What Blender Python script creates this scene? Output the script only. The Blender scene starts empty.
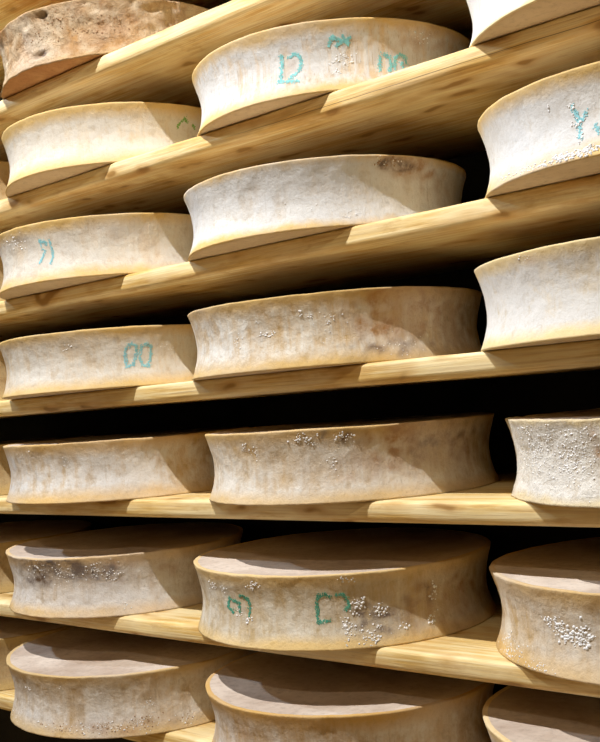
import bpy, bmesh, math, random
from math import sin, cos, pi, radians
from mathutils import Vector, Matrix, noise

scene = bpy.context.scene
COL = scene.collection
EYE = 1.5                      # eye height above the cellar floor, metres

# ------------------------------------------------------------------ camera
cam_data = bpy.data.cameras.new('camera')
cam_data.sensor_fit = 'HORIZONTAL'
cam_data.sensor_width = 36.0
cam_data.lens = 60.675
cam_data.clip_start = 0.02
cam = bpy.data.objects.new('camera', cam_data)
COL.objects.link(cam)
cr = Vector((0.761844, 0.643483, -0.074322))
cu = Vector((0.07738, 0.023509, 0.996724))
cf = Vector((-0.643122, 0.765099, 0.031883))
cam.matrix_world = Matrix(((cr.x, cu.x, -cf.x, 0), (cr.y, cu.y, -cf.y, -1.4),
                           (cr.z, cu.z, -cf.z, EYE), (0, 0, 0, 1)))
scene.camera = cam

# ------------------------------------------------------------------ world, lamps, exposure
world = bpy.data.worlds.new('cellar_world')
scene.world = world
world.use_nodes = True
world.node_tree.nodes['Background'].inputs[0].default_value = (0.9, 0.88, 0.9, 1)
world.node_tree.nodes['Background'].inputs[1].default_value = 0.02


def lamp(name, loc, power, colour, radius):
    d = bpy.data.lights.new(name, 'POINT')
    d.energy = power
    d.color = colour
    d.shadow_soft_size = radius
    o = bpy.data.objects.new(name, d)
    o.location = loc
    COL.objects.link(o)


lamp('ceiling_lamp', (-1.38, -1.42, EYE + 2.6), 440, (1.0, 0.97, 0.92), 0.02)
lamp('ceiling_lamp', (-0.30, -2.8, EYE + 2.0), 60, (1.0, 0.83, 0.58), 0.03)
lamp('ceiling_lamp', (-5.0, -1.5, EYE + 2.9), 330, (0.70, 0.83, 1.0), 0.08)

scene.view_settings.view_transform = 'Standard'
scene.view_settings.look = 'None'
scene.view_settings.gamma = 1.0
scene.view_settings.use_curve_mapping = False
scene.view_settings.exposure = 0.12


# ------------------------------------------------------------------ node helpers
class NT:
    def __init__(self, name):
        self.m = bpy.data.materials.new(name)
        self.m.use_nodes = True
        self.t = self.m.node_tree
        self.b = self.t.nodes['Principled BSDF']

    def n(self, kind, **kw):
        nd = self.t.nodes.new('ShaderNode' + kind)
        for k, v in kw.items():
            setattr(nd, k, v)
        return nd

    def l(self, a, b):
        self.t.links.new(a, b)

    def coord(self, scale=(1, 1, 1), loc=(0, 0, 0)):
        tc = self.n('TexCoord')
        mp = self.n('Mapping')
        mp.inputs['Scale'].default_value = scale
        mp.inputs['Location'].default_value = loc
        self.l(tc.outputs['Object'], mp.inputs['Vector'])
        return mp.outputs[0]

    def noise(self, vec, scale, detail=6, rough=0.6, dist=0.0):
        nd = self.n('TexNoise')
        nd.inputs['Scale'].default_value = scale
        nd.inputs['Detail'].default_value = detail
        nd.inputs['Roughness'].default_value = rough
        nd.inputs['Distortion'].default_value = dist
        self.l(vec, nd.inputs['Vector'])
        return nd.outputs[0]

    def ramp(self, fac, stops):
        nd = self.n('ValToRGB')
        e = nd.color_ramp.elements
        while len(e) < len(stops):
            e.new(0.5)
        for el, (p, c) in zip(e, stops):
            el.position = p
            el.color = (*c, 1) if isinstance(c, tuple) else (c, c, c, 1)
        self.l(fac, nd.inputs[0])
        return nd.outputs[0]

    def mix(self, fac, a, b, mode='MIX'):
        nd = self.n('Mix', data_type='RGBA', blend_type=mode)
        for s, v in ((nd.inputs[0], fac), (nd.inputs[6], a), (nd.inputs[7], b)):
            if isinstance(v, tuple):
                s.default_value = (*v, 1)
            elif isinstance(v, (int, float)):
                s.default_value = v
            else:
                self.l(v, s)
        return nd.outputs[2]

    def math(self, op, a, b=0.0, clamp=False):
        nd = self.n('Math', operation=op, use_clamp=clamp)
        for s, v in ((nd.inputs[0], a), (nd.inputs[1], b)):
            if isinstance(v, (int, float)):
                s.default_value = v
            else:
                self.l(v, s)
        return nd.outputs[0]

    def bump(self, h, strength, dist, prev=None):
        nd = self.n('Bump')
        nd.inputs['Strength'].default_value = strength
        nd.inputs['Distance'].default_value = dist
        self.l(h, nd.inputs['Height'])
        if prev is not None:
            self.l(prev, nd.inputs['Normal'])
        return nd.outputs[0]

    def done(self, col, rough=0.8, normal=None, spec=0.25):
        if isinstance(col, tuple):
            self.b.inputs['Base Color'].default_value = (*col, 1)
        else:
            self.l(col, self.b.inputs['Base Color'])
        self.b.inputs['Roughness'].default_value = rough
        self.b.inputs['Specular IOR Level'].default_value = spec
        if normal is not None:
            self.l(normal, self.b.inputs['Normal'])
        return self.m


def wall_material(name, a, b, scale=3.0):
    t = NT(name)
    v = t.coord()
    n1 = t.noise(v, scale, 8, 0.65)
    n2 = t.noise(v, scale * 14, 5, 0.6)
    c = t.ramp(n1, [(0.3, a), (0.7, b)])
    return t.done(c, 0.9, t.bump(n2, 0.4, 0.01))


def wood_material(name, seed, crack=False):
    t = NT(name)
    v = t.coord((1.1, 15, 22), (seed * 3.1, seed * 1.7, seed))
    g = t.noise(v, 2.6, 8, 0.66, 0.9)
    fine = t.noise(t.coord((3.0, 170, 170), (seed, 0, 0)), 1.6, 4, 0.65)
    big = t.noise(t.coord((2.6, 4.0, 16.0), (seed * 5, 0, 0)), 1.6, 4, 0.6)
    c = t.ramp(g, [(0.33, (0.56, 0.32, 0.09)), (0.43, (0.76, 0.52, 0.18)),
                   (0.50, (0.84, 0.65, 0.30)), (0.60, (0.90, 0.77, 0.46)), (0.72, (0.83, 0.61, 0.26))])
    c = t.mix(t.ramp(fine, [(0.36, 0.60), (0.52, 0.0)]), c, (0.50, 0.29, 0.09))
    c = t.mix(t.ramp(big, [(0.42, 0.0), (0.62, 0.55)]), c, (0.90, 0.78, 0.50))
    # knots: elongated cells with a reddish ring of grain around them
    for ks, q in (((2.1, 7.0, 11.0), 1.0), ((6.5, 14.0, 26.0), 0.9)):
        vo = t.n('TexVoronoi')
        vo.inputs['Scale'].default_value = 1.0
        nz = t.n('Vector' + 'Math', operation='ADD')
        t.l(t.coord(ks, (seed * 2.3, seed, seed * .7)), nz.inputs[0])
        ns = t.n('TexNoise')
        ns.inputs['Scale'].default_value = 9.0
        t.l(t.coord(), ns.inputs['Vector'])
        t.l(ns.outputs[1], nz.inputs[1])
        t.l(nz.outputs[0], vo.inputs['Vector'])
        r = 0.15 if q == 1.0 else 0.19
        c = t.mix(t.ramp(vo.outputs['Distance'], [(r * 0.55, q), (r, 0.0)]), c, (0.17, 0.08, 0.025))
        c = t.mix(t.ramp(vo.outputs['Distance'], [(r, 0.5), (r * 2.0, 0.0)]), c, (0.58, 0.33, 0.09))
    # damp smears
    sp = t.noise(t.coord((7, 14, 30), (seed, seed * 2, 0)), 1.5, 5, 0.65)
    c = t.mix(t.ramp(sp, [(0.58, 0.0), (0.70, 0.55)]), c, (0.56, 0.34, 0.11))
    n = t.bump(fine, 0.45, 0.0015)
    n = t.bump(g, 0.35, 0.003, n)
    if crack:
        tc = t.n('TexCoord')
        sx = t.n('SeparateXYZ')
        t.l(tc.outputs['Object'], sx.inputs[0])
        wob = t.math('MULTIPLY', t.math('SUBTRACT', t.noise(t.coord((4, 0, 0)), 1.0, 3), 0.5), 0.006)
        d = t.math('ABSOLUTE', t.math('ADD', t.math('ADD', sx.outputs[2], 0.0235), wob))
        band = t.ramp(t.math('MULTIPLY', d, 400.0), [(0.12, 0.85), (0.32, 0.0)])
        xr = t.ramp(t.math('MULTIPLY', t.math('ADD', sx.outputs[0], 1.4), 1.0), [(0.02, 0.0), (0.25, 1.0), (0.95, 1.0), (1.0, 0.3)])
        c = t.mix(t.math('MULTIPLY', band, xr), c, (0.13, 0.08, 0.04))
    return t.done(c, 0.6, n, 0.35)


def rind_material(name, seed, bloom, rind, edge, amount=0.5, blue=0.0, rough=0.5, edgeband=0.14, streak=0.3):
    """side of a wheel: pale bloom over a tan rind, ochre bands by both rims"""
    t = NT(name)
    v = t.coord(loc=(seed * 7.3, seed * 2.1, seed * 1.3))
    n1 = t.noise(v, 7.0, 9, 0.68, 0.4)
    n2 = t.noise(v, 30.0, 8, 0.7)
    n3 = t.noise(t.coord((46, 46, 2.2), (seed, 0, seed)), 1.6, 5, 0.6, 0.3)
    n4 = t.noise(v, 150.0, 5, 0.7)
    m = t.math('ADD', t.math('MULTIPLY', n1, 0.62), t.math('MULTIPLY', n2, 0.38))
    m = t.math('ADD', m, t.math('MULTIPLY', t.math('SUBTRACT', n3, 0.5), streak))
    lo = 0.60 - amount * 0.27
    c = t.mix(t.ramp(m, [(lo - 0.08, 0.0), (lo + 0.12, 1.0)]), rind, bloom)
    dark = tuple(q * 0.62 for q in rind)
    c = t.mix(t.ramp(n2, [(0.32, 0.42), (0.46, 0.0)]), c, dark)
    fs = t.noise(t.coord((190, 190, 3.0), (seed, 3, 0)), 1.2, 3, 0.6)
    c = t.mix(t.ramp(fs, [(0.30, streak * 0.9), (0.42, 0.0)]), c, dark)
    # rims
    tc = t.n('TexCoord')
    sx = t.n('SeparateXYZ')
    t.l(tc.outputs['Object'], sx.inputs[0])
    zf = t.math('MULTIPLY', sx.outputs[2], 1 / 0.129)
    zd = t.math('MINIMUM', zf, t.math('SUBTRACT', 1.0, zf))
    zz = t.math('ADD', zd, t.math('MULTIPLY', t.math('SUBTRACT', n1, 0.5), -0.34))
    zz = t.math('ADD', zz, t.math('MULTIPLY', t.math('SUBTRACT', n2, 0.5), -0.16))
    c = t.mix(t.ramp(zz, [(edgeband * 0.45, 0.95), (edgeband * 1.5, 0.0)]), c, edge)
    # stains with their own shape, painted per wheel, shade included at some right ends: r brown, g dark, b blue mould haze
    at = t.n('VertexColor', layer_name='stain')
    sc = t.n('SeparateColor')
    t.l(at.outputs['Color'], sc.inputs[0])
    br = t.math('MULTIPLY', sc.outputs[0], t.ramp(n2, [(0.30, 0.2), (0.62, 1.3)]))
    c = t.mix(t.math('MULTIPLY', br, 0.8, True), c, (0.42, 0.22, 0.075))
    dk = t.math('MULTIPLY', sc.outputs[1], t.ramp(n2, [(0.38, 0.1), (0.60, 1.3)]))
    c = t.mix(t.math('MULTIPLY', dk, 0.85, True), c, (0.14, 0.085, 0.05))
    if blue:
        b = t.ramp(t.noise(v, 4.0, 4, 0.6), [(0.42, 0.0), (0.66, blue)])
        c = t.mix(b, c, (0.60, 0.65, 0.74))
    c = t.mix(t.ramp(n4, [(0.30, 0.25), (0.48, 0.0)]), c, dark)
    nn = t.bump(n4, 0.35 * rough + 0.08, 0.0022)
    nn = t.bump(n2, 0.6 * rough + 0.1, 0.006, nn)
    nn = t.bump(n3, 0.25, 0.003, nn)
    return t.done(c, 0.8, nn, 0.12)


def face_material(name, seed, a, b):
    """flat faces of a wheel"""
    t = NT(name)
    v = t.coord(loc=(seed * 3.3, seed, 0))
    n1 = t.noise(v, 5.0, 8, 0.65, 0.3)
    n2 = t.noise(v, 70.0, 6, 0.7)
    c = t.ramp(n1, [(0.34, a), (0.66, b)])
    c = t.mix(t.ramp(n2, [(0.34, 0.35), (0.5, 0.0)]), c, tuple(q * 0.6 for q in a))
    nn = t.bump(n2, 0.35, 0.003)
    return t.done(c, 0.85, t.bump(n1, 0.2, 0.008, nn), 0.05)


def plain_material(name, col, rough=0.7, spec=0.3):
    t = NT(name)
    n = t.noise(t.coord(), 60, 4, 0.6)
    c = t.mix(t.ramp(n, [(0.3, 0.0), (0.7, 1.0)]), col, tuple(min(1, q * 1.18) for q in col))
    return t.done(c, rough, t.bump(n, 0.2, 0.001), spec)


# ------------------------------------------------------------------ mesh helpers
def link_mesh(name, bm, mats, parent=None, loc=(0, 0, 0), smooth=True):
    me = bpy.data.meshes.new(name)
    bm.normal_update()
    bm.to_mesh(me)
    bm.free()
    if smooth:
        for p in me.polygons:
            p.use_smooth = True
    for m in mats:
        me.materials.append(m)
    o = bpy.data.objects.new(name, me)
    COL.objects.link(o)
    o.location = loc
    if parent:
        o.parent = parent
    return o


def box(name, x0, x1, y0, y1, z0, z1, mat):
    bm = bmesh.new()
    bmesh.ops.create_cube(bm, size=1)
    cx, cy, cz = (x0 + x1) / 2, (y0 + y1) / 2, (z0 + z1) / 2
    for v in bm.verts:
        v.co = (v.co.x * (x1 - x0), v.co.y * (y1 - y0), v.co.z * (z1 - z0))
    return link_mesh(name, bm, [mat], loc=(cx, cy, cz), smooth=False)


# ------------------------------------------------------------------ the setting
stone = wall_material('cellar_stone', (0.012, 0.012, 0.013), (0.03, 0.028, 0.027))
plaster = wall_material('tan_plaster', (0.09, 0.055, 0.022), (0.14, 0.09, 0.04))
concrete = wall_material('floor_concrete', (0.30, 0.19, 0.075), (0.42, 0.28, 0.12))
for nm, b, m in (
        ('floor', (-6.2, 2.6, -5.0, 0.56, -0.1, 0.0), concrete),
        ('ceiling', (-6.2, 2.6, -5.0, 0.56, 6.0, 6.1), stone),
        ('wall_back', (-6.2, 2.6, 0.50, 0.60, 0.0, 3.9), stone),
        ('wall_front', (-6.2, 2.6, -3.7, -3.6, 0.0, 3.9), plaster)):
    o = box(nm, *b, m)
    o['kind'] = 'structure'

# ------------------------------------------------------------------ shelf boards
SHELF_Z = {0: 1.085, 1: 0.7754, 2: 0.5407, 3: 0.2993, 4: 0.0609, 5: -0.1762, 6: -0.4272, 7: -0.6564}
BOARD_T = 0.0385
BOARD_LABELS = {
    0: 'highest pine shelf board, only its underside showing above the roughest brown cheese wheel',
    1: 'pine shelf board carrying the rough brown cracked cheese wheel at the top left',
    2: 'steeply slanting pine shelf board carrying the cheese wheel stamped 12',
    3: 'pine shelf board under the white cheese wheel that has a dark crusty scab',
    4: 'pine shelf board carrying the cheese wheel stamped with a faint blue 00',
    5: 'nearly level pine shelf board carrying the wheel pimpled all over',
    6: 'pine shelf board carrying the wheel with two green stamps and white crystal clusters',
    7: 'lowest pine shelf board, only slivers of its front edge showing at the bottom left',
}


def board(i):
    zt = SHELF_Z[i] + EYE
    random.seed(40 + i)
    bm = bmesh.new()
    # cross-section (y, z) with eased front corners, z from 0 (top) down
    T = BOARD_T
    sec = [(0.495, 0.0), (0.30, 0), (0.12, 0), (0.04, 0), (0.010, 0.0), (0.0045, -0.0008), (0.0012, -0.003), (0.0, -0.0065),
           (0.0, -T * 0.4), (0.0, -T * 0.68), (0.0012, -T + 0.0075), (0.005, -T + 0.003), (0.012, -T + 0.0005),
           (0.03, -T), (0.12, -T), (0.30, -T), (0.495, -T)]
    rows = []
    n = 300
    x0, x1 = -4.6, 1.6
    for a in range(n + 1):
        x = x0 + (x1 - x0) * a / n
        r = []
        for (y, z) in sec:
            f = max(0.0, 1 - y / 0.03)
            dy = 0.0022 * noise.noise(Vector((x * 3.0, z * 30, i * 9.1))) * f
            dy += 0.0012 * noise.noise(Vector((x * 16.0, z * 60, i * 3.7))) * f
            dz = -abs(0.002 * noise.noise(Vector((x * 9.0, y * 10, i * 5.3)))) * f if z > -0.005 else 0.0
            r.append(bm.verts.new((x, max(y + dy, -0.002), z + dz)))
        rows.append(r)
    m = len(sec)
    for a in range(n):
        for j in range(m):
            k = (j + 1) % m
            bm.faces.new((rows[a][j], rows[a][k], rows[a + 1][k], rows[a + 1][j]))
    bm.faces.new(list(reversed(rows[0])))
    bm.faces.new(rows[-1])
    bmesh.ops.recalc_face_normals(bm, faces=bm.faces)
    o = link_mesh('shelf_board', bm, [wood_material('pine_%d' % i, i * 1.37 + 0.4, i == 2)], loc=(0, 0, zt), smooth=True)
    o['label'] = BOARD_LABELS[i]
    o['category'] = 'shelf board'
    o['group'] = 'pine boards of the cheese rack'
    return o


for i in range(8):
    board(i)

# ------------------------------------------------------------------ cheese wheels
W= {'1L': [-1.8468, 0.2203, 0.2919, 0.1235], '2C': [-1.2262, 0.2342, 0.287, 0.1282], '2L': [-1.85, 0.212, 0.2881, 0.13], '2R': [-0.5689, 0.2005, 0.2885, 0.1287], '3C': [-1.2402, 0.194, 0.2819, 0.1247], '3L': [-1.8597, 0.1873, 0.2918, 0.1296], '3R': [-0.5458, 0.1834, 0.2919, 0.1262], '4C': [-1.2461, 0.2039, 0.2935, 0.1289], '4L': [-1.8553, 0.1775, 0.2926, 0.128], '4R': [-0.5716, 0.1817, 0.2915, 0.1323], '5C': [-1.236, 0.2092, 0.2878, 0.1305], '5L': [-1.8903, 0.1909, 0.2912, 0.1295], '5R': [-0.5608, 0.2167, 0.2869, 0.1264], '6C': [-1.2691, 0.1967, 0.2958, 0.131], '6L': [-1.9338, 0.2011, 0.2843, 0.1312], '6R': [-0.6224, 0.2386, 0.2898, 0.1312], '7C': [-1.2444, 0.1663, 0.2845, 0.1276], '7L': [-1.8637, 0.1551, 0.2977, 0.1298], '7R': [-0.6314, 0.1923, 0.2901, 0.1286]}
INK={
'2C': [[(-73.73, 0.0776), (-72.05, 0.0796), (-73.03, 0.0335)], [(-74.25, 0.0347), (-71.83, 0.0324)], [(-69.34, 0.0735), (-66.89, 0.0786), (-65.06, 0.0717), (-64.88, 0.059), (-66.26, 0.0457), (-68.72, 0.0387), (-70.44, 0.0312), (-65.78, 0.0274)], [(-54.32, 0.0846), (-51.86, 0.0996)], [(-53.36, 0.0985), (-46.16, 0.0852)], [(-51.38, 0.0833), (-45.62, 0.0958)], [(-48.89, 0.1003), (-46.96, 0.0818)], [(-35.06, 0.0663), (-35.58, 0.0358)], [(-33.47, 0.0665), (-31.18, 0.0597), (-31.09, 0.0417), (-32.43, 0.0343)], [(-29.48, 0.0402), (-29.12, 0.0601), (-26.88, 0.068), (-24.82, 0.0633), (-24.19, 0.0508)], [(-26.3, 0.0537), (-26.07, 0.0429)]] ,
'3L': [[(-79.13, 0.0911), (-77.73, 0.0706)], [(-79.13, 0.0911), (-75.23, 0.0841), (-77.31, 0.0617), (-80.03, 0.0418)], [(-73.49, 0.0895), (-72.78, 0.0674), (-72.47, 0.0543), (-73.82, 0.0379)]] ,
'4L': [[(-40.99, 0.0825), (-38.73, 0.0913), (-36.68, 0.0854), (-36.97, 0.0643), (-38.52, 0.0458), (-40.68, 0.0433), (-41.4, 0.053), (-41.62, 0.0679), (-40.99, 0.0825)], [(-34.56, 0.0827), (-32.32, 0.0884), (-30.2, 0.0836), (-30.72, 0.0625), (-31.68, 0.0416), (-34.27, 0.0423), (-35.29, 0.0617), (-34.56, 0.0827)]] ,
'6C': [[(-99.11, 0.085), (-100.86, 0.0659), (-97.38, 0.0569)], [(-98.02, 0.0801), (-93.56, 0.0766), (-94.46, 0.0601)], [(-92.71, 0.0913), (-89.23, 0.0871), (-88.53, 0.0731), (-89.38, 0.055)], [(-60.91, 0.0943), (-61.55, 0.0754), (-61.62, 0.0479)], [(-61.62, 0.0479), (-59.49, 0.0475), (-57.32, 0.0505)], [(-60.96, 0.0908), (-58.75, 0.0956), (-56.36, 0.0898)], [(-54.56, 0.0928), (-52.09, 0.0937), (-50.5, 0.0829), (-50.31, 0.0725), (-51.84, 0.0644)]] ,
'2L': [[(-12.93, 0.1016), (-16.25, 0.0888), (-16.43, 0.0777)], [(-12.93, 0.1016), (-11.47, 0.0934)], [(-8.78, 0.0905), (-7.22, 0.0826)]] ,
'3R': [[(-96.68, 0.0785), (-95.44, 0.0604), (-94.98, 0.0515)], [(-94.93, 0.0542), (-92.27, 0.066)], [(-95.29, 0.0519), (-94.88, 0.0404), (-94.48, 0.0289)], [(-90.29, 0.0446), (-89.32, 0.034)]] ,
}
GR={
'2C': [(-48.46, 0.0572, 5.04, 0.0108, 30, 1), (-17.25, 0.0981, 3.0, 0.0144, 12, 1), (-51.41, 0.035, 2.22, 0.0068, 6, 1)] ,
'3R': [(-121.75, 0.01, 5.04, 0.0042, 14, 0.8), (-113.11, 0.0087, 3.96, 0.0042, 24, 1), (-105.79, 0.0059, 3.33, 0.0042, 36, 1.2), (-99.34, 0.0097, 2.88, 0.0056, 50, 1.3), (-93.01, 0.0095, 2.9, 0.0056, 60, 1.3), (-96.73, 0.0758, 0.93, 0.0065, 8, 1.2), (-95.24, 0.0546, 1.24, 0.0084, 14, 1.2), (-94.43, 0.0316, 0.9, 0.0065, 8, 1.2), (-104.1, 0.0829, 0.7, 0.007, 4, 1.3)] ,
'4C': [(-64.16, 0.0976, 1.11, 0.0051, 5, 1.8), (-60.28, 0.0889, 0.72, 0.0034, 3, 1.2), (-78.32, 0.0657, 3.28, 0.0054, 16, 1), (-92.08, 0.0525, 1.56, 0.0144, 10, 1), (-54.12, 0.0706, 5.4, 0.0204, 22, 0.8), (-29.11, 0.0279, 8.0, 0.0144, 20, 0.7), (-81.34, 0.0885, 0.86, 0.0054, 4, 1)] ,
'5C': [(-68.94, 0.1135, 3.42, 0.0102, 30, 1.2), (-54.88, 0.1126, 3.6, 0.0085, 24, 1.1), (-59.34, 0.0603, 1.85, 0.0204, 14, 0.9), (-95.9, 0.0992, 2.28, 0.0144, 12, 1), (-90.55, 0.095, 1.53, 0.0108, 8, 1)] ,
'5R': [(-122.67, 0.0799, 9.6, 0.039, 170, 0.9), (-107.79, 0.0663, 6.4, 0.0364, 170, 0.9), (-100.55, 0.0945, 3.4, 0.028, 40, 1)] ,
'6L': [(-85.02, 0.1026, 5.6, 0.0176, 34, 1.1), (-71.63, 0.099, 4.95, 0.0189, 30, 1), (-55.08, 0.1007, 4.7, 0.0126, 26, 1.1), (-47.41, 0.0896, 3.6, 0.0154, 24, 1.1), (-73.03, 0.0817, 14.0, 0.011, 14, 1), (-42.52, 0.0207, 1.76, 0.0066, 6, 1.2)] ,
'6C': [(-47.49, 0.0731, 2.1, 0.0119, 26, 1.3), (-50.94, 0.0315, 1.75, 0.0187, 34, 1.3), (-39.15, 0.0588, 1.8, 0.0102, 22, 1.3), (-43.4, 0.0181, 3.5, 0.0136, 44, 1.2), (-84.53, 0.1114, 3.22, 0.0072, 18, 1.1), (-106.96, 0.103, 6.32, 0.0095, 18, 1), (-90.03, 0.0476, 1.5, 0.0072, 6, 1.3), (-50.27, 0.1206, 2.8, 0.0051, 12, 1), (-17.24, 0.0697, 1.84, 0.017, 14, 1.4), (-19.91, 0.028, 2.2, 0.0068, 12, 1.4), (-30.68, 0.0277, 1.9, 0.0068, 8, 1.2), (-93.83, 0.0639, 3.24, 0.0108, 10, 1)] ,
'6R': [(-106.12, 0.0739, 3.6, 0.012, 30, 1.5), (-102.51, 0.0632, 3.8, 0.0135, 34, 1.5), (-98.34, 0.0572, 3.06, 0.0105, 34, 1.6), (-95.45, 0.0674, 1.98, 0.0126, 24, 1.5), (-109.31, 0.0791, 1.72, 0.006, 12, 1.3), (-126.35, 0.0109, 10.5, 0.0192, 70, 0.9), (-112.33, 0.0099, 4.7, 0.0075, 24, 0.8), (-134.45, 0.0256, 4.52, 0.0204, 20, 0.8)] ,
'7L': [(-71.96, 0.0185, 12.5, 0.0105, 60, 0.9), (-53.81, 0.0205, 8.6, 0.0105, 70, 0.9), (-41.29, 0.0253, 6.15, 0.012, 60, 0.9), (-22.28, 0.0179, 2.7, 0.0105, 24, 1), (-95.52, 0.086, 1.72, 0.0132, 7, 1), (-74.67, 0.1027, 0.52, 0.0021, 2, 1.3), (-35.83, 0.0607, 2.05, 0.01, 14, 0.8), (-108.91, 0.0197, 8.05, 0.0276, 20, 0.8)] ,
'3C': [(-25.97, 0.1116, 3.44, 0.0054, 26, 1.2), (-30.95, 0.1129, 1.23, 0.0068, 10, 1.2), (-41.55, 0.0188, 3.8, 0.009, 14, 0.9), (-65.77, 0.0303, 11.4, 0.017, 16, 0.7)] ,
'3L': [(-94.69, 0.0919, 5.16, 0.0088, 14, 1), (-100.03, 0.1096, 8.24, 0.0066, 10, 1)] ,
'4L': [(-66.63, 0.0922, 1.92, 0.0063, 8, 1), (-23.93, 0.0843, 2.76, 0.0168, 10, 0.8)] ,
'5L': [(-69.64, 0.0883, 1.53, 0.0132, 8, 0.8), (-90.85, 0.1006, 6.16, 0.0132, 6, 0.8)] ,
'1L': [(-80.78, 0.0601, 18.3, 0.0294, 60, 1), (-50.65, 0.0571, 13.2, 0.0264, 60, 1), (-69.01, 0.0914, 10.0, 0.0132, 20, 1)] ,
'4R': [(-109.78, 0.1215, 4.92, 0.0042, 8, 0.8)] ,
}
ST={  # stained patches; broad ones at centre wheels' right ends also paint in shade
'3C': [(-26.03, 0.108, 3.87, 0.0063, 2.2, 1), (-20.81, 0.1036, 4.7, 0.0054, 1.6, 1), (-21.61, 0.1088, 9.0, 0.0144, 0.9, 0), (-6.9, 0.0775, 18.3, 0.045, 0.6, 0)] ,
'5C': [(-66.98, 0.1165, 6.84, 0.0162, 0.8, 1), (-54.16, 0.1123, 5.04, 0.0119, 0.7, 1), (-53.26, 0.0549, 14.4, 0.0255, 0.5, 0), (-33.91, 0.1083, 11.7, 0.0238, 0.7, 0), (-12.29, 0.0821, 21.2, 0.0425, 1, 0), (-26.36, 0.0791, 10.5, 0.0272, 0.5, 1), (0.77, 0.1045, 19.0, 0.027, 0.6, 1)] ,
'6L': [(-86.45, 0.1023, 10.08, 0.0286, 1.5, 1), (-69.32, 0.1076, 6.36, 0.0198, 1.2, 1), (-52.88, 0.0915, 8.28, 0.0176, 1.3, 1), (-45.94, 0.0976, 5.4, 0.0294, 0.5, 0), (-20.49, 0.0944, 20.0, 0.0264, 0.7, 0)] ,
'6C': [(-95.82, 0.0991, 14.25, 0.0144, 0.4, 1), (-46.57, 0.0642, 5.6, 0.0272, 0.5, 1), (-27.95, 0.0709, 15.6, 0.045, 0.5, 1), (-10.03, 0.0565, 21.6, 0.054, 0.9, 0), (-39.9, 0.0352, 7.2, 0.0204, 0.4, 1), (-17.02, 0.0801, 3.68, 0.017, 0.6, 1)] ,
'7L': [(-53.83, 0.0184, 21.0, 0.016, 0.8, 0), (-87.83, 0.091, 20.4, 0.0252, 0.4, 1), (-22.28, 0.0179, 6.3, 0.021, 0.5, 1)] ,
'6R': [(-101.06, 0.0627, 11.1, 0.021, 0.4, 1), (-126.97, -0.0053, 15.4, 0.0192, 0.6, 0)] ,
'5L': [(-87.23, 0.0958, 15.4, 0.021, 0.5, 1), (-69.57, 0.0925, 4.08, 0.0294, 0.4, 1)] ,
'4C': [(-33.87, 0.0904, 11.4, 0.034, 0.8, 0), (-29.11, 0.0279, 16.0, 0.018, 0.8, 1), (-10.1, 0.0697, 21.6, 0.054, 1, 0), (-117.7, 0.1345, 25.6, 0.009, 0.7, 0), (-80.89, 0.0651, 6.02, 0.0136, 0.5, 1), (-62.46, -0.0044, 21.6, 0.009, 0.6, 1)] ,
'4L': [(-66.6, 0.0943, 6.86, 0.0147, 0.4, 1)] ,
'3L': [(-94.52, 0.0984, 13.76, 0.011, 0.6, 1)] ,
'2C': [(-68.71, 0.0874, 1.95, 0.054, 0.5, 0), (-14.72, 0.0998, 18.2, 0.054, 0.7, 0)] ,
'5R': [(-98.14, 0.0803, 1.32, 0.042, 0.8, 0)] ,
'4R': [(-105.89, 0.1156, 6.08, 0.0084, 0.5, 0)] ,
'7C': [(-97.85, 0.0671, 6.1, 0.036, 0.6, 0)] ,
'1L': [(-77.51, 0.1072, 2.9, 0.0055, 1.5, 1), (-81.39, 0.0276, 4.88, 0.0088, 1, 1), (-50.8, 0.0463, 13.2, 0.022, 0.5, 0)] ,
}

BL = (0.73, 0.69, 0.62)
WH = (0.73, 0.73, 0.73)
TAN = (0.62, 0.46, 0.27)
GREY = (0.50, 0.42, 0.32)
OCH = (0.72, 0.46, 0.16)
CRM = (0.80, 0.62, 0.34)
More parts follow.
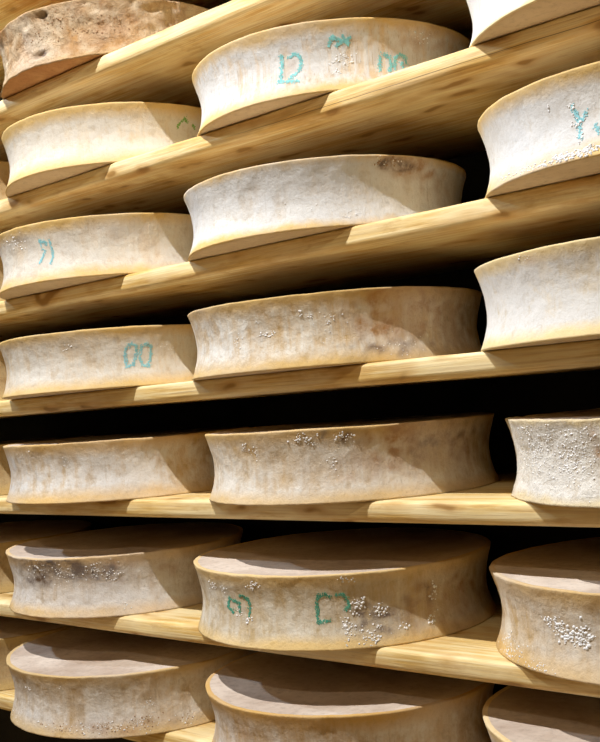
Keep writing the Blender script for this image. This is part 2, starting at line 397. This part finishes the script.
# per wheel: bloom, rind, edge colour, bloom amount, blue, roughness, edge band, streak, mesh roughness
LOOK = {
    '1L': ((0.66, 0.55, 0.40), (0.42, 0.24, 0.10), (0.50, 0.30, 0.15), 0.42, 0.25, 2.4, 0.07, 0.1, 2.2),
    '2L': (BL, (0.72, 0.58, 0.38), OCH, 0.75, 0.15, 0.5, 0.16, 0.3, 0.6),
    '2C': (WH, (0.70, 0.54, 0.35), OCH, 0.72, 0.25, 0.5, 0.13, 0.7, 0.7),
    '2R': (WH, (0.74, 0.68, 0.60), CRM, 0.95, 0.3, 0.4, 0.05, 0.2, 0.5),
    '3L': (BL, (0.66, 0.52, 0.36), OCH, 0.75, 0.45, 0.6, 0.15, 0.3, 0.8),
    '3C': (WH, (0.68, 0.58, 0.45), OCH, 0.85, 0.35, 0.6, 0.10, 0.3, 0.7),
    '3R': (WH, (0.72, 0.62, 0.48), OCH, 0.95, 0.40, 0.5, 0.15, 0.2, 0.7),
    '4L': (BL, (0.68, 0.52, 0.32), OCH, 0.72, 0.2, 0.6, 0.15, 0.3, 0.9),
    '4C': ((0.820, 0.800, 0.750), (0.620, 0.425, 0.190), (0.650, 0.410, 0.150), 0.55, 0.25, 0.8, 0.15, 0.35, 1.0),
    '4R': ((0.73, 0.73, 0.73), (0.720, 0.595, 0.390), (0.790, 0.590, 0.310), 0.88, 0.2, 0.4, 0.12, 0.25, 0.7),
    '5L': ((0.820, 0.800, 0.780), (0.620, 0.435, 0.210), (0.730, 0.460, 0.180), 0.62, 0.25, 0.7, 0.16, 0.3, 0.9),
    '5C': ((0.820, 0.770, 0.690), (0.600, 0.415, 0.190), (0.710, 0.460, 0.190), 0.60, 0.25, 0.8, 0.13, 0.3, 0.9),
    '5R': ((0.820, 0.800, 0.760), (0.640, 0.500, 0.310), (0.750, 0.590, 0.370), 0.85, 0.2, 1.6, 0.08, 0.2, 1.6),
    '6L': ((0.760, 0.710, 0.660), (0.520, 0.365, 0.190), (0.730, 0.470, 0.210), 0.60, 0.4, 0.9, 0.14, 0.3, 1.1),
    '6C': ((0.760, 0.710, 0.610), (0.560, 0.405, 0.190), (0.770, 0.520, 0.220), 0.52, 0.2, 0.8, 0.13, 0.35, 0.9),
    '6R': ((0.780, 0.710, 0.610), (0.580, 0.395, 0.180), (0.710, 0.450, 0.180), 0.55, 0.35, 0.9, 0.17, 0.3, 1.0),
    '7L': ((0.780, 0.730, 0.670), (0.560, 0.415, 0.250), (0.650, 0.430, 0.200), 0.62, 0.4, 0.9, 0.15, 0.3, 1.0),
    '7C': ((0.760, 0.700, 0.640), (0.560, 0.375, 0.180), (0.650, 0.370, 0.110), 0.50, 0.35, 0.7, 0.18, 0.35, 0.8),
    '7R': ((0.800, 0.750, 0.670), (0.580, 0.395, 0.210), (0.810, 0.590, 0.310), 0.60, 0.2, 0.7, 0.13, 0.3, 0.8),
}
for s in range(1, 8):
    LOOK['%dQ' % s] = ((0.46, 0.35, 0.20), (0.36, 0.23, 0.10), (0.50, 0.32, 0.13), 0.55, 0.0, 0.8, 0.15, 0.3, 0.8)  # far-left wheels: their shade is painted in as darker brown
LABEL = {
    '1L': 'rough brown crusted cheese wheel with a cracked pitted side at the top left',
    '2L': 'smooth cream cheese wheel with a faint green mark directly below the rough brown wheel',
    '2C': 'white cheese wheel stamped with a large blue-green 12 and two further marks',
    '2R': 'plain white cheese wheel cut off by the top edge, beside the wheel stamped 12',
    '3L': 'pale cheese wheel with a light blue 14 stamp and crusty left rim',
    '3C': 'plain white cheese wheel with a dark crusty scab just below its rim',
    '3R': 'white cheese wheel with a turquoise Y mark and a pimpled lower rim',
    '4L': 'cream cheese wheel stamped with a faint blue 00 and a chipped upper left rim',
    '4C': 'blotchy tan and white cheese wheel below the white wheel with the dark scab',
    '4R': 'clean white cheese wheel with deep hollow side below the wheel with the turquoise mark',
    '5L': 'pale cheese wheel with dark pinprick spots below the wheel stamped 00',
    '5C': 'long beige cheese wheel with brown stained patches near the rim, at eye level',
    '5R': 'white cheese wheel with its side covered all over in tiny pimples',
    '6L': 'cheese wheel with a grey-brown crusted patch along its upper left side',
    '6C': 'cheese wheel with two green stamps and scattered clusters of white crystals',
    '6R': 'cheese wheel with one dense blob of white pimples, right of the green stamps',
    '7L': 'greyish cheese wheel with a speckled mossy lower rim, lowest on the left',
    '7C': 'cheese wheel with wide ochre rim and grey top at the bottom centre',
    '7R': 'cheese wheel at the bottom right corner with only its banded top showing',
    '2Q': 'sliver of cheese wheel at the left edge beside the smooth cream wheel',
    '3Q': 'shade-darkened brown sliver of cheese wheel at the left edge beside the wheel stamped 14',
    '4Q': 'shade-darkened brown sliver of cheese wheel at the left edge beside the wheel stamped 00',
    '5Q': 'shade-darkened brown sliver of cheese wheel at the left edge beside the pinprick-spotted wheel',
    '6Q': 'shade-darkened brown sliver of cheese wheel left of the grey-brown crusted wheel',
    '7Q': 'shade-darkened sliver of cheese wheel at the left edge beside the mossy-rimmed wheel',
}
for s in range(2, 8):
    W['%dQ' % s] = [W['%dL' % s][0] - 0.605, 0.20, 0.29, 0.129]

granule_mat = plain_material('white_crystals', (0.76, 0.77, 0.80), 0.6, 0.35)
scab_mat = plain_material('brown_crust', (0.34, 0.22, 0.13), 0.8, 0.2)
ink_teal = plain_material('teal_ink', (0.24, 0.60, 0.64), 0.7, 0.2)
ink_green = plain_material('green_ink', (0.10, 0.36, 0.27), 0.7, 0.2)
ink_pale = plain_material('pale_blue_ink', (0.27, 0.58, 0.66), 0.7, 0.2)
ink_moss = plain_material('moss_green_ink', (0.22, 0.42, 0.12), 0.7, 0.2)


def profile(t):
    """inset of the hollow side at height fraction t, metres"""
    a = sin(pi * min(max(t * 0.97, 0), 1) ** 0.9)
    return 0.0160 * a + 0.0015 * (1 - t) - 0.0022


def side_radius(k, R, H, th, z):
    rough = LOOK[k][8]
    sd = hash_of(k)
    t = z / H
    p = Vector((cos(th) * 1.0, sin(th) * 1.0, z * 3.4 + sd))
    r = R - profile(t)
    r += 0.0014 * rough * noise.noise(p * 1.6)
    r += 0.0016 * rough * noise.noise(p * 7.0)
    r += 0.0008 * rough * noise.noise(p * 24.0)
    if k == '1L':
        q = noise.noise(p * 16 + Vector((3, 1, 0)))
        r += 0.0035 * noise.noise(p * 12) - 0.008 * max(0, q - 0.33)
        for ca, ch, sa, sh, w, typ in ST['1L'][:2]:
            d = ((math.degrees(th) - ca + 180) % 360 - 180) / sa
            r -= 0.010 * math.exp(-(d * d + ((z - ch) / sh) ** 2) ** 2)
    return r


def hash_of(k):
    return int(k[0]) * 3.71 + 'QLCR'.index(k[1]) * 1.93


def rim_z(k, th, H, R):
    """the upper edge is never perfectly level"""
    sd = hash_of(k)
    v = 0.0022 * noise.noise(Vector((cos(th) * 1.3, sin(th) * 1.3, sd * 2)))
    v += 0.0008 * LOOK[k][8] * noise.noise(Vector((cos(th) * 9, sin(th) * 9, sd)))
    if k == '4L':                              # chip out of the rim
        d = (math.degrees(th) - CHIP) / 4.0
        v -= 0.009 * math.exp(-d ** 4)
    return v


CHIP = -95.0


def wheel(k):
    x, y, R, H = W[k]
    zs = SHELF_Z[int(k[0])] + EYE
    random.seed(int(hash_of(k) * 100))
    bm = bmesh.new()
    lay = bm.loops.layers.color.new('stain')
    NA = 300 if k[1] != 'Q' else 160
    NS = 30 if k[1] != 'Q' else 14
    e = 0.0045
    # (radius offset function, z function, is_face)
    rings = []
    for rf in (0.0, 0.35, 0.7, 0.9, 0.96):
        rings.append(('b', rf))
    rings.append(('be', 0.5))
    for j in range(NS + 1):
        rings.append(('s', j / NS))
    rings.append(('te', 0.5))
    for rf in (0.975, 0.955, 0.92, 0.8, 0.6, 0.35, 0.0):
        rings.append(('t', rf))
    grid = []
    stain_shades = ST.get(k, [])
    stv = {}
    for kind, v in rings:
        row = []
        if v == 0.0 and kind in 'bt':
            c = bm.verts.new((0, 0, 0.0005 if kind == 'b' else H - 0.004))
            grid.append([c])
            stv[c] = (0, 0)
            continue
        for a in range(NA):
            th = 2 * pi * a / NA
            rz = rim_z(k, th, H, R)
            if kind == 's':
                z = e * 0.8 + (H - 1.7 * e) * v
                r = side_radius(k, R, H, th, z)
                z += rz * v
            elif kind == 'be':
                r = side_radius(k, R, H, th, 0) - e * 0.25
                z = e * 0.25
            elif kind == 'te':
                r = side_radius(k, R, H, th, H) - e * 0.25
                z = H - e * 0.28 + rz
            elif kind == 'b':
                r = (side_radius(k, R, H, th, 0) - e * 0.8) * v / 0.96
                z = 0.0
            else:
                r = (side_radius(k, R, H, th, H) - e * 0.9) * v / 0.975
                z = H - 0.0035 * (1 - v ** 8) + rz * v
                z += 0.0015 * noise.noise(Vector((r * cos(th) * 9, r * sin(th) * 9, hash_of(k))))
            vert = bm.verts.new((r * cos(th), r * sin(th), z))
            s0 = s1 = 0.0
            if kind == 's' and stain_shades:
                deg = math.degrees(th)
                for (ca, ch, sa, sh, w, typ) in stain_shades:
                    da = (deg - ca + 180) % 360 - 180
                    g = math.exp(-0.5 * ((da / max(sa, .1)) ** 2 + ((z - ch) / max(sh, .002)) ** 2)) * w
                    g *= 0.6 + 0.8 * max(0, noise.noise(Vector((cos(th) * 14, sin(th) * 14, z * 60))) + 0.5)
                    if typ == 0:
                        s0 += g
                    else:
                        s1 += g
            stv[vert] = (min(1, s0), min(1, s1))
            row.append(vert)
        grid.append(row)
    for gi in range(len(grid) - 1):
        A, B = grid[gi], grid[gi + 1]
        kindA, kindB = rings[gi][0], rings[gi + 1][0]
        mi = 1 if (kindA == 't' and kindB == 't') or (kindA == 'b' and kindB == 'b') else 0
        if kindA == 't' and rings[gi][1] > 0.96:
            mi = 0
        for a in range(NA):
            b = (a + 1) % NA
            if len(A) == 1:
                f = bm.faces.new((A[0], B[b], B[a]))
            elif len(B) == 1:
                f = bm.faces.new((A[a], A[b], B[0]))
            else:
                f = bm.faces.new((A[a], A[b], B[b], B[a]))
            f.material_index = mi
    for f in bm.faces:
        for lp in f.loops:
            s = stv[lp.vert]
            lp[lay] = (s[0], s[1], 0, 1)
    # crystals and pimples that have grown out of the rind
    for (ca, ch, sa, sh, n, s) in GR.get(k, []):
        for _ in range(int(n * 1.4)):
            th = radians(random.gauss(ca, sa * 0.66))
            z = random.gauss(ch, sh * 0.62)
            if not 0.003 < z < H - 0.004:
                continue
            r = side_radius(k, R, H, th, z)
            q = random.choice((0.0008, 0.0011, 0.0013, 0.0018)) * random.uniform(0.8, 1.15) * s
            mat = Matrix.Translation((r * cos(th), r * sin(th), z)) @ Matrix.Rotation(th, 4, 'Z') @ \
                Matrix.Diagonal((q * 0.8, q * random.uniform(0.7, 1.4), q * random.uniform(0.7, 1.4), 1))
            res = bmesh.ops.create_icosphere(bm, subdivisions=1, radius=1, matrix=mat)
            dark = (k == '3C' and ch > 0.09 and random.random() < 0.65) or (k == '1L') or \
                   (k in ('7L',) and ch < 0.03 and random.random() < 0.6)
            for v in res['verts']:
                for f in v.link_faces:
                    f.material_index = 3 if dark else 2
    bloom, rind, edge, amt, blue, rgh, band, streak, _ = LOOK[k]
    edge = (edge[0], edge[1] + 0.035, edge[2] + 0.02)
    sd = hash_of(k)
    sm = rind_material('rind_' + k, sd, bloom, rind, edge, amt, blue, rgh, band, streak)
    if k == '1L':
        fm = face_material('face_' + k, sd, (0.42, 0.20, 0.085), (0.60, 0.36, 0.17))
    elif int(k[0]) >= 5:
        fm = face_material('face_' + k, sd, (0.47, 0.37, 0.30), (0.74, 0.65, 0.57))
    else:
        fm = face_material('face_' + k, sd, (0.62, 0.48, 0.31), (0.74, 0.62, 0.45))
    o = link_mesh('cheese_wheel', bm, [sm, fm, granule_mat, scab_mat], loc=(x, y, zs))
    o['label'] = LABEL[k]
    o['category'] = 'cheese wheel'
    o['group'] = 'ageing cheese wheels on the pine boards'
    # stamped ink, made of dots that follow the hollow side
    if k in INK:
        marks = INK_GROUPS[k]
        for (lo, hi, lab, im, wd) in marks:
            ib = bmesh.new()
            for stroke in INK[k][lo:hi]:
                for (a0, h0), (a1, h1) in zip(stroke, stroke[1:]):
                    L = math.hypot(radians(a1 - a0) * R, h1 - h0)
                    n = max(2, int(L / 0.0011))
                    for q in range(n):
                        t = q / n
                        if noise.noise(Vector((a0 + (a1 - a0) * t, (h0 + (h1 - h0) * t) * 180, 3.3))) > 0.45:
                            continue
                        for _ in range(3):
                            th = radians(a0 + (a1 - a0) * t) + random.gauss(0, wd) / R
                            z = h0 + (h1 - h0) * t + random.gauss(0, wd)
                            z = min(max(z, 0.005), H - 0.006)
                            s = random.uniform(0.0006, 0.0013)
                            vs = []
                            for g in range(6):
                                tt = th + s * cos(g * pi / 3) / R
                                z2 = z + s * sin(g * pi / 3) * 1.2
                                rr = side_radius(k, R, H, tt, z2) + 0.0007
                                vs.append((rr, tt, z2))
                            top = [ib.verts.new((r_ * cos(t_), r_ * sin(t_), z_)) for r_, t_, z_ in vs]
                            bot = [ib.verts.new(((r_ - .0009) * cos(t_), (r_ - .0009) * sin(t_), z_)) for r_, t_, z_ in vs]
                            ib.faces.new(top)
                            for g in range(6):
                                h = (g + 1) % 6
                                ib.faces.new((bot[g], bot[h], top[h], top[g]))
            io = link_mesh('ink_stamp', ib, [im], parent=o, smooth=False)
            io['label'] = lab
    return o


INK_GROUPS = {
    '2C': [(0, 3, 'blue-green stamped number 12', ink_teal, 0.0019), (3, 7, 'small blue-green stamped sign', ink_teal, 0.0015),
           (7, 99, 'blue-green stamped 00', ink_teal, 0.0019)],
    '3L': [(0, 99, 'light blue stamped number 14', ink_pale, 0.0016)],
    '4L': [(0, 99, 'faint blue stamped 00', ink_pale, 0.0020)],
    '6C': [(0, 3, 'dark green stamp on the left', ink_green, 0.0018), (3, 99, 'dark green stamp in the middle', ink_green, 0.0017)],
    '2L': [(0, 99, 'faint moss green mark', ink_moss, 0.0016)],
    '3R': [(0, 3, 'turquoise Y-shaped mark', ink_pale, 0.0018), (3, 99, 'turquoise dash', ink_pale, 0.0022)],
}
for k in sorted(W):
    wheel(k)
